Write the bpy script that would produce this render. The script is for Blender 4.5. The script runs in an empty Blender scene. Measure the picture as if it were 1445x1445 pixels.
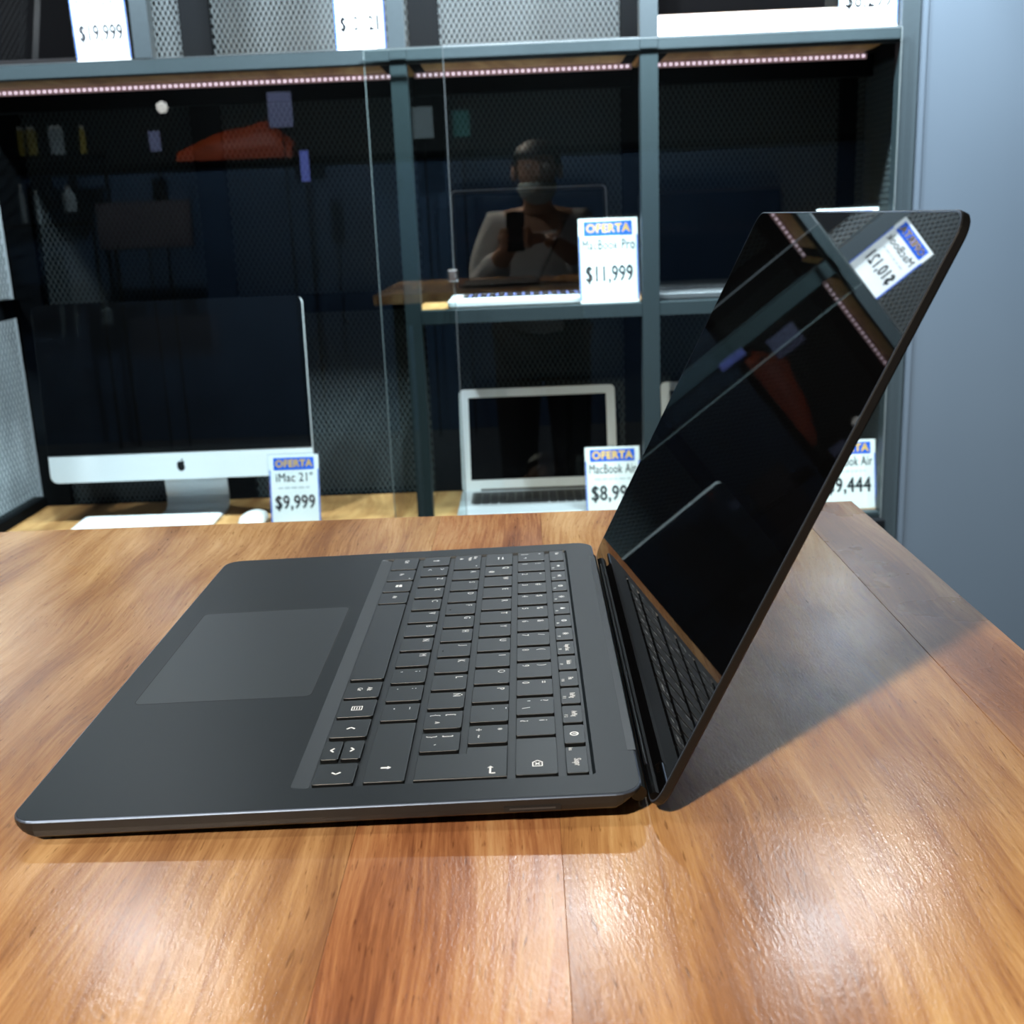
import bpy, bmesh, math, random
from mathutils import Matrix, Vector, Euler

random.seed(4)
S = bpy.context.scene
COL = S.collection
MM = 0.001
R = math.radians

# ---------------------------------------------------------------- camera
cam_d = bpy.data.cameras.new('camera')
cam = bpy.data.objects.new('camera', cam_d)
COL.objects.link(cam)
S.camera = cam
cam_d.sensor_width = 36.0
cam_d.lens = 36.0 * 1590.0 / 1445.0
cam_d.clip_start = 0.005
cam_d.clip_end = 40
rx = Vector((0.99916281, 0.00836278, -0.0400467))
ry = Vector((0.03659683, 0.25480739, 0.96629906))
rz = Vector((0.01828514, -0.96695567, 0.25428801))
CAM = Vector((0.18831, -0.35139, 0.20706))
m = Matrix.Identity(4)
for i in range(3):
    m[i][0], m[i][1], m[i][2], m[i][3] = rx[i], ry[i], rz[i], CAM[i]
cam.matrix_world = m
cam_d.dof.use_dof = True
cam_d.dof.focus_distance = 0.50
cam_d.dof.aperture_fstop = 22.0

# ---------------------------------------------------------------- world and exposure
W = bpy.data.worlds.new('world')
S.world = W
W.use_nodes = True
W.node_tree.nodes['Background'].inputs[0].default_value = (0.45, 0.55, 0.7, 1)
W.node_tree.nodes['Background'].inputs[1].default_value = 0.05
S.view_settings.view_transform = 'Standard'
S.view_settings.look = 'None'
S.view_settings.exposure = 0.0
S.view_settings.gamma = 1.0
S.view_settings.use_curve_mapping = False

WARM = (1.0, 0.89, 0.75)
COOL = (0.85, 0.94, 1.0)
NEUT = (1.0, 0.95, 0.88)
# position, aim, power, colour, cone, blend, source radius
KEY = ((-0.70, -1.72, 1.72), (0.16, 0.12, 0.0), 415, WARM, 38, 0.5, 0.065)
TRACK = [((-1.20, 1.40, 1.055), (-1.10, 2.00, 0.1), 60, COOL, 100, 0.6, 0.03),  # added head, brightens the pale wall behind the left mesh
         ((-0.53, 1.40, 1.055), (-0.53, 1.74, 0.1), 110, COOL, 165, 1.0, 0.03),
         ((0.22, 1.40, 1.052), (0.22, 1.74, 0.1), 150, COOL, 165, 1.0, 0.03),
         ((0.70, 1.40, 1.040), (0.70, 1.74, 0.1), 170, COOL, 165, 1.0, 0.03)]
WASH = [((-0.72, 0.96, 1.86), (-0.60, 1.80, -0.10), 95, COOL, 78, 0.7, 0.05),
        ((0.15, 0.96, 1.86), (0.12, 1.80, -0.10), 210, COOL, 78, 0.7, 0.05),
        ((0.80, 0.96, 1.86), (0.62, 1.80, -0.10), 190, COOL, 74, 0.7, 0.05)]
WALLSPOT = ((1.06, 1.16, 1.86), (1.00, 1.69, -0.16), 200, COOL, 20, 1.0, 0.04)
SIDE_FILL = ((-1.15, -0.10, 1.86), (0.08, -0.76, -0.12), 150, NEUT, 42, 0.5, 0.05)  # added lamp, brightens the mirrored sweater from the left
REAR_FILL = [((-1.6, -2.2, 1.86), (-1.4, -3.4, 0.0), 110, COOL, 110, 0.8, 0.05),  # added pair, put in to light the counter for the reflections
        ((0.7, -2.2, 1.86), (0.6, -3.4, 0.0), 110, COOL, 110, 0.8, 0.05)]


# ---------------------------------------------------------------- materials
def srgb(r, g, b):
    f = lambda c: (c / 255 / 12.92) if c / 255 <= 0.04045 else ((c / 255 + 0.055) / 1.055) ** 2.4
    return (f(r), f(g), f(b), 1)


def node(nt, t, **kw):
    n = nt.nodes.new(t)
    for k, v in kw.items():
        if k in n.inputs:
            n.inputs[k].default_value = v
        else:
            setattr(n, k, v)
    return n


def mat(name, col, rough=0.5, metal=0.0, spec=0.5, grain=0.0, gscale=900, coat=0.0, emit=None, estr=0.0, bump=0.0):
    mt = bpy.data.materials.new(name)
    mt.use_nodes = True
    nt = mt.node_tree
    b = nt.nodes['Principled BSDF']
    if len(col) == 3:
        col = (*col, 1)
    b.inputs['Base Color'].default_value = col
    b.inputs['Roughness'].default_value = rough
    b.inputs['Metallic'].default_value = metal
    b.inputs['Specular IOR Level'].default_value = spec
    b.inputs['Coat Weight'].default_value = coat
    if emit:
        b.inputs['Emission Color'].default_value = (*emit[:3], 1)
        b.inputs['Emission Strength'].default_value = estr
    if grain or bump:
        tc = node(nt, 'ShaderNodeTexCoord')
        nz = node(nt, 'ShaderNodeTexNoise', Scale=gscale, Detail=3.0)
        nt.links.new(tc.outputs['Object'], nz.inputs['Vector'])
        if grain:
            mx = node(nt, 'ShaderNodeMix', data_type='RGBA', blend_type='MULTIPLY')
            mx.inputs[0].default_value = 1.0
            mx.inputs[6].default_value = col
            cr = node(nt, 'ShaderNodeValToRGB')
            cr.color_ramp.elements[0].color = (1 - grain, 1 - grain, 1 - grain, 1)
            cr.color_ramp.elements[1].color = (1, 1, 1, 1)
            nt.links.new(nz.outputs['Fac'], cr.inputs['Fac'])
            nt.links.new(cr.outputs['Color'], mx.inputs[7])
            nt.links.new(mx.outputs[2], b.inputs['Base Color'])
        if bump:
            bp = node(nt, 'ShaderNodeBump', Strength=bump, Distance=0.0005)
            nt.links.new(nz.outputs['Fac'], bp.inputs['Height'])
            nt.links.new(bp.outputs['Normal'], b.inputs['Normal'])
    return mt


def glass_mat(name, tint=(0.93, 0.97, 0.96), f0=0.045):
    """thin clear sheet: see-through plus mirror reflection growing at grazing angles"""
    mt = bpy.data.materials.new(name)
    mt.use_nodes = True
    nt = mt.node_tree
    nt.nodes.clear()
    out = node(nt, 'ShaderNodeOutputMaterial')
    tr = node(nt, 'ShaderNodeBsdfTransparent')
    tr.inputs[0].default_value = (*tint, 1)
    gl = node(nt, 'ShaderNodeBsdfGlossy')
    gl.inputs['Roughness'].default_value = 0.0
    gl.inputs['Color'].default_value = (1, 1, 1, 1)
    lw = node(nt, 'ShaderNodeLayerWeight', Blend=0.5)
    pw = node(nt, 'ShaderNodeMath', operation='POWER')
    pw.inputs[1].default_value = 5.0
    ml = node(nt, 'ShaderNodeMath', operation='MULTIPLY_ADD')
    ml.inputs[1].default_value = 1 - f0
    ml.inputs[2].default_value = f0
    mx = node(nt, 'ShaderNodeMixShader')
    nt.links.new(lw.outputs['Facing'], pw.inputs[0])
    nt.links.new(pw.outputs[0], ml.inputs[0])
    nt.links.new(ml.outputs[0], mx.inputs[0])
    nt.links.new(tr.outputs[0], mx.inputs[1])
    nt.links.new(gl.outputs[0], mx.inputs[2])
    nt.links.new(mx.outputs[0], out.inputs['Surface'])
    return mt


def wood_mat(name, ramp, seed=0.0, rough=0.3, warp=0.05, bump=0.13, fine=1.0, fade=0.0):
    """planed boards, grain along Y (world / object coordinates in metres)"""
    mt = bpy.data.materials.new(name)
    mt.use_nodes = True
    nt = mt.node_tree
    L = nt.links
    b = nt.nodes['Principled BSDF']
    tc = node(nt, 'ShaderNodeTexCoord')
    off = node(nt, 'ShaderNodeMapping')
    off.inputs['Location'].default_value = (seed * 1.7, seed * 2.3, seed)
    L.new(tc.outputs['Object'], off.inputs['Vector'])
    # slow wander of the fibres
    n1 = node(nt, 'ShaderNodeTexNoise', Scale=4.5, Detail=2.0)
    mp1 = node(nt, 'ShaderNodeMapping')
    mp1.inputs['Scale'].default_value = (1.6, 0.8, 1)
    L.new(off.outputs[0], mp1.inputs['Vector'])
    L.new(mp1.outputs[0], n1.inputs['Vector'])
    sub = node(nt, 'ShaderNodeVectorMath', operation='SUBTRACT')
    sub.inputs[1].default_value = (0.5, 0.5, 0.5)
    L.new(n1.outputs['Color'], sub.inputs[0])
    sc = node(nt, 'ShaderNodeVectorMath', operation='MULTIPLY')
    sc.inputs[1].default_value = (warp * 4, warp * 1.5, 0)
    L.new(sub.outputs[0], sc.inputs[0])
    ad = node(nt, 'ShaderNodeVectorMath', operation='ADD')
    L.new(off.outputs[0], ad.inputs[0])
    L.new(sc.outputs[0], ad.inputs[1])
    # broad growth bands
    mp2 = node(nt, 'ShaderNodeMapping')
    mp2.inputs['Scale'].default_value = (26, 2.6, 4)
    L.new(ad.outputs[0], mp2.inputs['Vector'])
    n2 = node(nt, 'ShaderNodeTexNoise', Scale=1.0, Detail=5.0, Roughness=0.62)
    L.new(mp2.outputs[0], n2.inputs['Vector'])
    # fibres
    mp3 = node(nt, 'ShaderNodeMapping')
    mp3.inputs['Scale'].default_value = (560, 18, 30)
    L.new(ad.outputs[0], mp3.inputs['Vector'])
    n3 = node(nt, 'ShaderNodeTexNoise', Scale=1.0, Detail=4.0, Roughness=0.7)
    L.new(mp3.outputs[0], n3.inputs['Vector'])
    mixf = node(nt, 'ShaderNodeMath', operation='MULTIPLY_ADD')
    mixf.inputs[1].default_value = 0.66 * fine
    L.new(n3.outputs['Fac'], mixf.inputs[0])
    md = node(nt, 'ShaderNodeMath', operation='MULTIPLY_ADD')
    md.inputs[1].default_value = 1.5
    md.inputs[2].default_value = -0.25 - 0.33 * fine
    L.new(n2.outputs['Fac'], md.inputs[0])
    L.new(md.outputs[0], mixf.inputs[2])
    cr = node(nt, 'ShaderNodeValToRGB')
    cr.color_ramp.interpolation = 'B_SPLINE'
    els = cr.color_ramp.elements
    els[0].position, els[0].color = ramp[0][0], ramp[0][1]
    els[1].position, els[1].color = ramp[-1][0], ramp[-1][1]
    for p, c in ramp[1:-1]:
        e = els.new(p)
        e.color = c
    L.new(mixf.outputs[0], cr.inputs['Fac'])
    # dark pores and specks
    mp4 = node(nt, 'ShaderNodeMapping')
    mp4.inputs['Scale'].default_value = (900, 90, 60)
    L.new(ad.outputs[0], mp4.inputs['Vector'])
    n4 = node(nt, 'ShaderNodeTexNoise', Scale=1.0, Detail=2.0)
    L.new(mp4.outputs[0], n4.inputs['Vector'])
    cp = node(nt, 'ShaderNodeValToRGB')
    cp.color_ramp.elements[0].position = 0.27
    cp.color_ramp.elements[0].color = (0.55, 0.5, 0.45, 1)
    cp.color_ramp.elements[1].position = 0.38
    cp.color_ramp.elements[1].color = (1, 1, 1, 1)
    L.new(n4.outputs['Fac'], cp.inputs['Fac'])
    mx = node(nt, 'ShaderNodeMix', data_type='RGBA', blend_type='MULTIPLY')
    mx.inputs[0].default_value = 1.0
    L.new(cr.outputs['Color'], mx.inputs[6])
    L.new(cp.outputs['Color'], mx.inputs[7])
    L.new(mx.outputs[2], b.inputs['Base Color'])
    # varnish that is brushed along the grain, so glare breaks into short streaks
    mp5 = node(nt, 'ShaderNodeMapping')
    mp5.inputs['Scale'].default_value = (1000, 260, 60)
    L.new(ad.outputs[0], mp5.inputs['Vector'])
    n5 = node(nt, 'ShaderNodeTexNoise', Scale=1.0, Detail=3.0, Roughness=0.6)
    L.new(mp5.outputs[0], n5.inputs['Vector'])
    bp = node(nt, 'ShaderNodeBump', Strength=bump, Distance=0.0007)
    L.new(n5.outputs['Fac'], bp.inputs['Height'])
    L.new(bp.outputs['Normal'], b.inputs['Normal'])
    n6 = node(nt, 'ShaderNodeTexNoise', Scale=14.0, Detail=4.0)
    L.new(ad.outputs[0], n6.inputs['Vector'])
    mr = node(nt, 'ShaderNodeMapRange')
    mr.inputs['From Min'].default_value = 0.3
    mr.inputs['From Max'].default_value = 0.7
    mr.inputs['To Min'].default_value = rough - 0.03
    mr.inputs['To Max'].default_value = rough + 0.09
    L.new(n6.outputs['Fac'], mr.inputs['Value'])
    L.new(mr.outputs[0], b.inputs['Roughness'])
    b.inputs['Specular IOR Level'].default_value = 0.5
    return mt


M = {}
M['deck'] = mat('matte_black_aluminium', (0.0035, 0.0066, 0.0086), 0.40, 0.0, 0.36, grain=0.25, gscale=2500)
M['chassis'] = mat('black_chassis_side', (0.030, 0.029, 0.028), 0.36, 0.55, 0.5)
M['key'] = mat('keycap_black', (0.006, 0.0095, 0.0115), 0.42, 0.0, 0.6)
M['key_side_shade'] = mat('keycap_side_shade', (0.0025, 0.003, 0.0035), 0.6, 0.0, 0.2)  # shade painted into the key sides; real sides match the tops
M['edge'] = mat('polished_edge', (0.20, 0.25, 0.34), 0.32, 0.85)
M['lidm'] = mat('lid_black', (0.006, 0.006, 0.006), 0.42, 0.2, 0.45)
M['port_tongue'] = mat('port_tongue', (0.07, 0.07, 0.072), 0.4, 0.5)
M['well'] = mat('keyboard_well', (0.006, 0.009, 0.011), 0.42, 0.0, 0.5)
M['pad'] = mat('trackpad_surface', (0.016, 0.022, 0.026), 0.40, 0.0, 0.5)
M['gap'] = mat('black_gap', (0.003, 0.003, 0.003), 0.6)
M['hinge'] = mat('hinge_plastic', (0.006, 0.006, 0.007), 0.3)
M['screen'] = mat('black_screen_glass', (0.0018, 0.0018, 0.002), 0.015, 0.0, 0.5)
M['legend'] = mat('white_key_print', (0.9, 0.93, 0.95), 0.5)
M['steel'] = mat('dark_painted_steel', (0.025, 0.037, 0.044), 0.5, 0.0, 0.35, grain=0.2, gscale=120)
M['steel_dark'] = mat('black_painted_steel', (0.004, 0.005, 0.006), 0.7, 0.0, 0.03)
M['mesh'] = mat('expanded_metal', (0.075, 0.095, 0.104), 0.6, 0.0, 0.2)
M['alu'] = mat('silver_aluminium', (0.62, 0.66, 0.70), 0.38, 0.45, 0.5)
M['aluw'] = mat('pale_aluminium', (0.78, 0.82, 0.86), 0.45, 0.1, 0.5)
M['space'] = mat('grey_aluminium', (0.20, 0.21, 0.23), 0.4, 0.6, 0.5)
M['white'] = mat('white_plastic', (0.86, 0.88, 0.88), 0.4)
M['blackp'] = mat('black_plastic', (0.008, 0.008, 0.009), 0.35)
M['dkey'] = mat('black_key', (0.012, 0.012, 0.014), 0.5)
M['paper'] = mat('white_card', (0.84, 0.87, 0.88), 0.6)
M['blue'] = mat('blue_print', srgb(0, 92, 210), 0.5)
M['yellow'] = mat('yellow_print', srgb(250, 205, 105), 0.5)
M['ink'] = mat('marker_ink', (0.03, 0.035, 0.045), 0.6)
M['faint'] = mat('faint_ink', (0.52, 0.56, 0.60), 0.6)
M['acrylic'] = glass_mat('clear_acrylic', (0.95, 0.97, 0.97), 0.06)
M['glass'] = glass_mat('display_glass', (0.93, 0.965, 0.96), 0.05)
M['glass_edge'] = mat('ground_glass_edge', (0.16, 0.19, 0.20), 0.35)
M['glass_edge2'] = mat('dim_glass_edge', (0.05, 0.06, 0.065), 0.35)
M['chrome'] = mat('nickel_plated', (0.7, 0.72, 0.74), 0.2, 1.0)
M['led'] = mat('led_chip', (0.9, 0.8, 0.85), 0.4, emit=(1.0, 0.76, 0.92), estr=1.3)
M['led_tape'] = mat('led_tape', (0.32, 0.20, 0.19), 0.5, emit=(1.0, 0.62, 0.66), estr=0.12)
M['lamp'] = mat('lamp_lens', (1, 1, 1), 0.5, emit=(1.0, 0.97, 0.92), estr=14)
M['globe'] = mat('dim_globe', (1, 1, 1), 0.5, emit=(1.0, 0.97, 0.92), estr=5)
M['panel'] = mat('ceiling_diffuser', (1, 1, 1), 0.6, emit=(0.85, 0.93, 1.0), estr=2.0)
M['backlit'] = mat('backlit_legend', (0.2, 0.25, 0.6), 0.5, emit=(0.22, 0.32, 1.0), estr=0.6)
M['wall_grey'] = mat('grey_painted_wall', (0.068, 0.090, 0.115), 0.42, 0.0, 0.35, grain=0.06, gscale=6, bump=0.0)
M['wall_pale'] = mat('pale_wall', (0.60, 0.68, 0.73), 0.7)
M['wall_dark'] = mat('charcoal_wall', (0.015, 0.020, 0.023), 0.8)
M['ceiling'] = mat('black_ceiling', (0.03, 0.032, 0.035), 0.9)
M['floor'] = mat('grey_floor', (0.10, 0.105, 0.115), 0.5, grain=0.2, gscale=3)
M['counter_blue'] = mat('slate_blue_panel', (0.075, 0.145, 0.27), 0.6, grain=0.3, gscale=4)
M['orange'] = mat('orange_shell', (0.62, 0.085, 0.02), 0.5)
M['bottle_y'] = mat('yellow_carton', (0.55, 0.45, 0.10), 0.5)
M['bottle_w'] = mat('pale_carton', (0.55, 0.65, 0.70), 0.5)
M['board'] = mat('dull_notice_board', (0.17, 0.15, 0.18), 0.7)
M['teal'] = mat('teal_card', (0.10, 0.38, 0.36), 0.5)
M['sign_blue'] = mat('lit_blue_sign', (0.1, 0.15, 0.6), 0.5, emit=(0.25, 0.32, 1.0), estr=1.6)
M['sign_pale'] = mat('lit_pale_screen', (0.3, 0.3, 0.5), 0.5, emit=(0.45, 0.55, 1.0), estr=0.45)
M['skin'] = mat('skin', (0.42, 0.25, 0.17), 0.55)
M['shirt'] = mat('pale_grey_knit', (0.62, 0.64, 0.64), 0.9, grain=0.2, gscale=500)
M['trouser'] = mat('dark_trousers', (0.02, 0.022, 0.03), 0.9)
M['hair'] = mat('dark_hair', (0.02, 0.017, 0.015), 0.6)
M['maskc'] = mat('pale_mask_cloth', (0.40, 0.52, 0.55), 0.8)
M['shoe'] = mat('black_shoe', (0.02, 0.02, 0.02), 0.5)

c_dk, c_rd, c_br, c_or, c_tn, c_yl = (srgb(84, 50, 32), srgb(120, 80, 52), srgb(150, 108, 70), srgb(178, 137, 92),
                                      srgb(196, 158, 111), srgb(214, 180, 130))
M['wood1'] = wood_mat('parota_wood_tan', [(0.14, c_rd), (0.34, c_br), (0.52, c_or), (0.68, c_tn), (0.90, c_yl)], 1.3, 0.18, 0.014)
M['wood2'] = wood_mat('parota_wood_red', [(0.14, c_dk), (0.34, srgb(110, 66, 42)), (0.50, srgb(146, 94, 60)), (0.66, srgb(172, 122, 80)), (0.88, c_tn)], 5.1, 0.18, 0.008)
M['wood3'] = wood_mat('parota_wood_orange', [(0.14, c_rd), (0.34, srgb(146, 100, 62)), (0.52, srgb(174, 128, 80)), (0.68, srgb(192, 150, 98)), (0.90, c_yl)], 8.7, 0.18, 0.018)
M['wood4'] = wood_mat('parota_wood_brown', [(0.18, c_rd), (0.42, srgb(136, 90, 56)), (0.60, srgb(162, 114, 72)), (0.86, c_tn)], 12.4, 0.26, 0.01)
c_s1, c_s2, c_s3 = srgb(150, 102, 58), srgb(190, 142, 88), srgb(214, 172, 116)
M['shelfwood'] = wood_mat('shelf_pine', [(0.25, c_s1), (0.5, c_s2), (0.8, c_s3)], 3.0, 0.5, 0.03, 0.1)


# ---------------------------------------------------------------- mesh helpers (all lengths in mm)
def link(name, me, mt, parent=None, loc=(0, 0, 0), rot=None):
    o = bpy.data.objects.new(name, me)
    COL.objects.link(o)
    if mt is not None and len(me.materials) == 0:
        me.materials.append(mt)
    if parent is not None:
        o.parent = parent
    o.location = [c * MM for c in loc]
    if rot:
        o.rotation_euler = rot
    return o


def thing(name, label, cat, loc=(0, 0, 0), group=None, rot=None):
    o = bpy.data.objects.new(name, None)
    COL.objects.link(o)
    o.empty_display_size = 0.02
    o.location = [c * MM for c in loc]
    if rot:
        o.rotation_euler = rot
    return tag(o, label, cat, group)


def tag(o, label, cat, group=None):
    o['label'] = label
    o['category'] = cat
    if group:
        o['group'] = group
    return o


def struct(o, label=None):
    o['kind'] = 'structure'
    if label:
        o['label'] = label
    return o


class MB:
    def __init__(s):
        s.v, s.f = [], []

    def box(s, x0, x1, y0, y1, z0, z1):
        n = len(s.v)
        s.v += [(x0, y0, z0), (x1, y0, z0), (x1, y1, z0), (x0, y1, z0), (x0, y0, z1), (x1, y0, z1), (x1, y1, z1), (x0, y1, z1)]
        s.f += [tuple(n + i for i in q) for q in ((0, 3, 2, 1), (4, 5, 6, 7), (0, 1, 5, 4), (1, 2, 6, 5), (2, 3, 7, 6), (3, 0, 4, 7))]
        return s

    def bar(s, a, b, w, t, up=(0, 1, 0)):
        """thin bar from a to b, w wide across and t thick along 'up'"""
        a, b, up = Vector(a), Vector(b), Vector(up)
        d = (b - a).normalized()
        side = d.cross(up).normalized() * w / 2
        u = up.normalized() * t / 2
        n = len(s.v)
        for p in (a, b):
            for q in (-side - u, side - u, side + u, -side + u):
                s.v.append(tuple(p + q))
        s.f += [tuple(n + i for i in q) for q in ((0, 1, 2, 3), (7, 6, 5, 4), (0, 4, 5, 1), (1, 5, 6, 2), (2, 6, 7, 3), (3, 7, 4, 0))]
        return s

    def loft(s, loops, cap0=True, cap1=True):
        n = len(s.v)
        k = len(loops[0])
        for lp in loops:
            s.v += [tuple(p) for p in lp]
        for j in range(len(loops) - 1):
            for i in range(k):
                i2 = (i + 1) % k
                s.f.append((n + j * k + i, n + j * k + i2, n + (j + 1) * k + i2, n + (j + 1) * k + i))
        if cap0:
            s.f.append(tuple(n + i for i in reversed(range(k))))
        if cap1:
            s.f.append(tuple(n + (len(loops) - 1) * k + i for i in range(k)))
        return s

    def poly(s, pts, z0, z1):
        return s.loft([[(x, y, z0) for x, y in pts], [(x, y, z1) for x, y in pts]])

    def mesh(s, name, smooth=False):
        me = bpy.data.meshes.new(name)
        me.from_pydata([(x * MM, y * MM, z * MM) for x, y, z in s.v], [], s.f)
        bm = bmesh.new()
        bm.from_mesh(me)
        bmesh.ops.recalc_face_normals(bm, faces=bm.faces)
        bm.to_mesh(me)
        bm.free()
        if smooth:
            for p in me.polygons:
                p.use_smooth = True
        me.update()
        return me

    def build(s, name, mt, parent=None, loc=(0, 0, 0), rot=None, smooth=False):
        return link(name, s.mesh(name, smooth), mt, parent, loc, rot)


def rrect(x0, x1, y0, y1, r, n=5):
    """rounded rectangle, counter-clockwise, (n+1) points for each corner"""
    pts = []
    for cx, cy, a in ((x1 - r, y1 - r, 0), (x0 + r, y1 - r, 90), (x0 + r, y0 + r, 180), (x1 - r, y0 + r, 270)):
        for i in range(n + 1):
            t = R(a + 90 * i / n)
            pts.append((cx + r * math.cos(t), cy + r * math.sin(t)))
    return pts


def bevel_box(x0, x1, y0, y1, z0, z1, b=1.0, seg=2):
    bm = bmesh.new()
    bmesh.ops.create_cube(bm, size=1.0)
    for v in bm.verts:
        v.co = Vector(((x0 + (v.co.x + .5) * (x1 - x0)) * MM, (y0 + (v.co.y + .5) * (y1 - y0)) * MM, (z0 + (v.co.z + .5) * (z1 - z0)) * MM))
    if b:
        bmesh.ops.bevel(bm, geom=list(bm.edges), offset=b * MM, segments=seg, affect='EDGES', profile=0.5)
    me = bpy.data.meshes.new('box')
    bm.to_mesh(me)
    bm.free()
    return me


def bbox(name, d, mt, parent=None, b=1.0, org=(0, 0, 0), loc=None, rot=None):
    """bevelled box from world extents d, stored relative to org"""
    me = bevel_box(d[0] - org[0], d[1] - org[0], d[2] - org[1], d[3] - org[1], d[4] - org[2], d[5] - org[2], b)
    me.name = name
    return link(name, me, mt, parent, loc or (0, 0, 0), rot)


def lathe(prof, n=24):
    """profile [(r,z)] turned about z, closed top and bottom"""
    mb = MB()
    mb.loft([[(r * math.cos(2 * math.pi * i / n), r * math.sin(2 * math.pi * i / n), z) for i in range(n)] for r, z in prof])
    return mb


TXT = {}


def text_mesh(s, size, ext=0.04, fat=0.0, sx=1.0, align='CENTER'):
    key = (s, size, ext, fat, sx, align)
    if key in TXT:
        return TXT[key]
    cu = bpy.data.curves.new('lettering', 'FONT')
    cu.body = s
    cu.size = size * MM
    cu.extrude = ext * MM
    cu.resolution_u = 3
    cu.space_character = 1.06 if fat else 1.0
    cu.align_x = align
    cu.align_y = 'CENTER'
    o = bpy.data.objects.new('lettering', cu)
    COL.objects.link(o)
    dg = bpy.context.evaluated_depsgraph_get()
    me = bpy.data.meshes.new_from_object(o.evaluated_get(dg))
    me.name = 'lettering'
    bpy.data.objects.remove(o)
    bpy.data.curves.remove(cu)
    for v in me.vertices:
        v.co.x *= sx
    me.materials.clear()
    if fat:
        bm = bmesh.new()
        for a, b in ((-1, 0), (1, 0), (0, 1), (0, -1)):
            k0 = len(bm.verts)
            bm.from_mesh(me)
            bm.verts.ensure_lookup_table()
            for v in bm.verts[k0:]:
                v.co += Vector((a * fat * MM, b * fat * MM, 0))
        bm.to_mesh(me)
        bm.free()
    TXT[key] = me
    return me


# ---------------------------------------------------------------- room
FLOOR, CEIL = -1100, 1950
struct(MB().box(-3400, 3000, -3700, 2200, FLOOR - 60, FLOOR).build('floor', M['floor']))
struct(MB().box(-3400, 3000, -3700, 2200, CEIL, CEIL + 60).build('ceiling', M['ceiling']))
struct(MB().box(-3400, 3000, 2062, 2140, FLOOR, CEIL).build('wall_back', M['wall_dark']))
struct(MB().box(-3480, -3400, -3700, 2200, FLOOR, CEIL).build('wall_left', M['wall_dark']))
struct(MB().box(3000, 3080, -3700, 2200, FLOOR, CEIL).build('wall_side', M['wall_dark']))
struct(MB().box(-3400, 3000, -3780, -3700, FLOOR, CEIL).build('wall_rear', M['wall_dark']))
wr = MB().box(878, 3000, 1690, 2062, FLOOR, CEIL).build('wall_right', M['wall_grey'])
struct(wr, 'grey painted wall beside the shelving')
struct(MB().box(-1700, -880, 2052, 2062, FLOOR, CEIL).build('wall_panel', M['wall_pale']), 'pale wall beyond the left mesh panel')
struct(bbox('trim_1', (873, 880, 1686, 1700, FLOOR, CEIL), M['wall_grey'], b=0.5))


# ---------------------------------------------------------------- lamps of the shop, plus added fill lamps
def spot(parent, loc, aim, power, colr, cone, blend, rad):
    ld = bpy.data.lights.new('spot_lamp', 'SPOT')
    ld.energy = power
    ld.color = colr
    ld.spot_size = R(cone)
    ld.spot_blend = blend
    ld.shadow_soft_size = rad
    o = bpy.data.objects.new('spot_lamp', ld)
    COL.objects.link(o)
    o.parent = parent
    d = Vector(aim) - Vector(loc)
    o.rotation_euler = d.to_track_quat('-Z', 'Y').to_euler()
    return o


def spot_fixture(spec, label, group, drop):
    """cylinder head on a short stem, lamp just in front of the lens"""
    loc, aim, power, colr, cone, blend, rad = spec
    L_ = Vector(loc)
    d = (Vector(aim) - L_).normalized()
    t = thing('spotlight', label, 'spotlight', [c / MM for c in loc], group)
    q = d.to_track_quat('-Z', 'Y').to_euler()
    lathe([(26, 100), (44, 96), (46, 90), (46, 22), (42, 18)], 24).build('housing', M['steel_dark'], t, rot=q, smooth=False)
    lathe([(40, 17), (40, 21)], 24).build('lens', M['lamp'], t, rot=q)
    up = -d * 60
    s = MB()
    s.bar((up.x, up.y, up.z), (up.x, up.y, drop / MM - loc[2] / MM), 12, 12)
    s.build('stem', M['steel_dark'], t)
    spot(t, loc, aim, power, colr, cone, blend, rad)
    return t


spot_fixture(KEY, 'warm ceiling spotlight behind the photographer', 'ceiling spotlights', CEIL * MM)
for s_, w_ in zip(TRACK, ('added outermost left', 'second from left', 'third from left', 'rightmost')):
    spot_fixture(s_, w_ + ' small spotlight on the track rail above the shelving', 'track spotlights', 1.255)
for s_, w_ in zip(WASH, ('left', 'middle', 'right')):
    spot_fixture(s_, w_ + ' ceiling spotlight aimed at the shelving', 'ceiling spotlights', CEIL * MM)
spot_fixture(WALLSPOT, 'ceiling spotlight aimed down the grey wall', 'ceiling spotlights', CEIL * MM)
spot_fixture(SIDE_FILL, 'added fill spotlight left of the table, aimed at the photographer', 'ceiling spotlights', CEIL * MM)
for s_, w_ in zip(REAR_FILL, ('left', 'right')):
    spot_fixture(s_, w_ + ' added fill spotlight over the slate blue counter', 'ceiling spotlights', CEIL * MM)
t = thing('track_rail', 'black ceiling track rail carrying four small spotlights', 'rail', (0, 1400, 1250))
bbox('rail', (-1400, 1000, -17, 17, 0, 30), M['steel_dark'], t)
for x in (-700, 0, 800):
    lathe([(5, 30), (5, 699)], 8).build('rod', M['steel_dark'], t, (x, 0, 0))

# ---------------------------------------------------------------- table
TO = (-60, 60, -1100)
t = thing('display_table', 'varnished solid wood display table under the open black laptop', 'table', TO)


def plank(x0, x1, mt, dz=0.0):
    me = bevel_box(x0 - TO[0], x1 - TO[0], -300 - TO[1], 432 - TO[1], -26 - TO[2] + dz, 0 - TO[2] + dz, 0.15, 1)
    return link('plank', me, mt, t)


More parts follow.
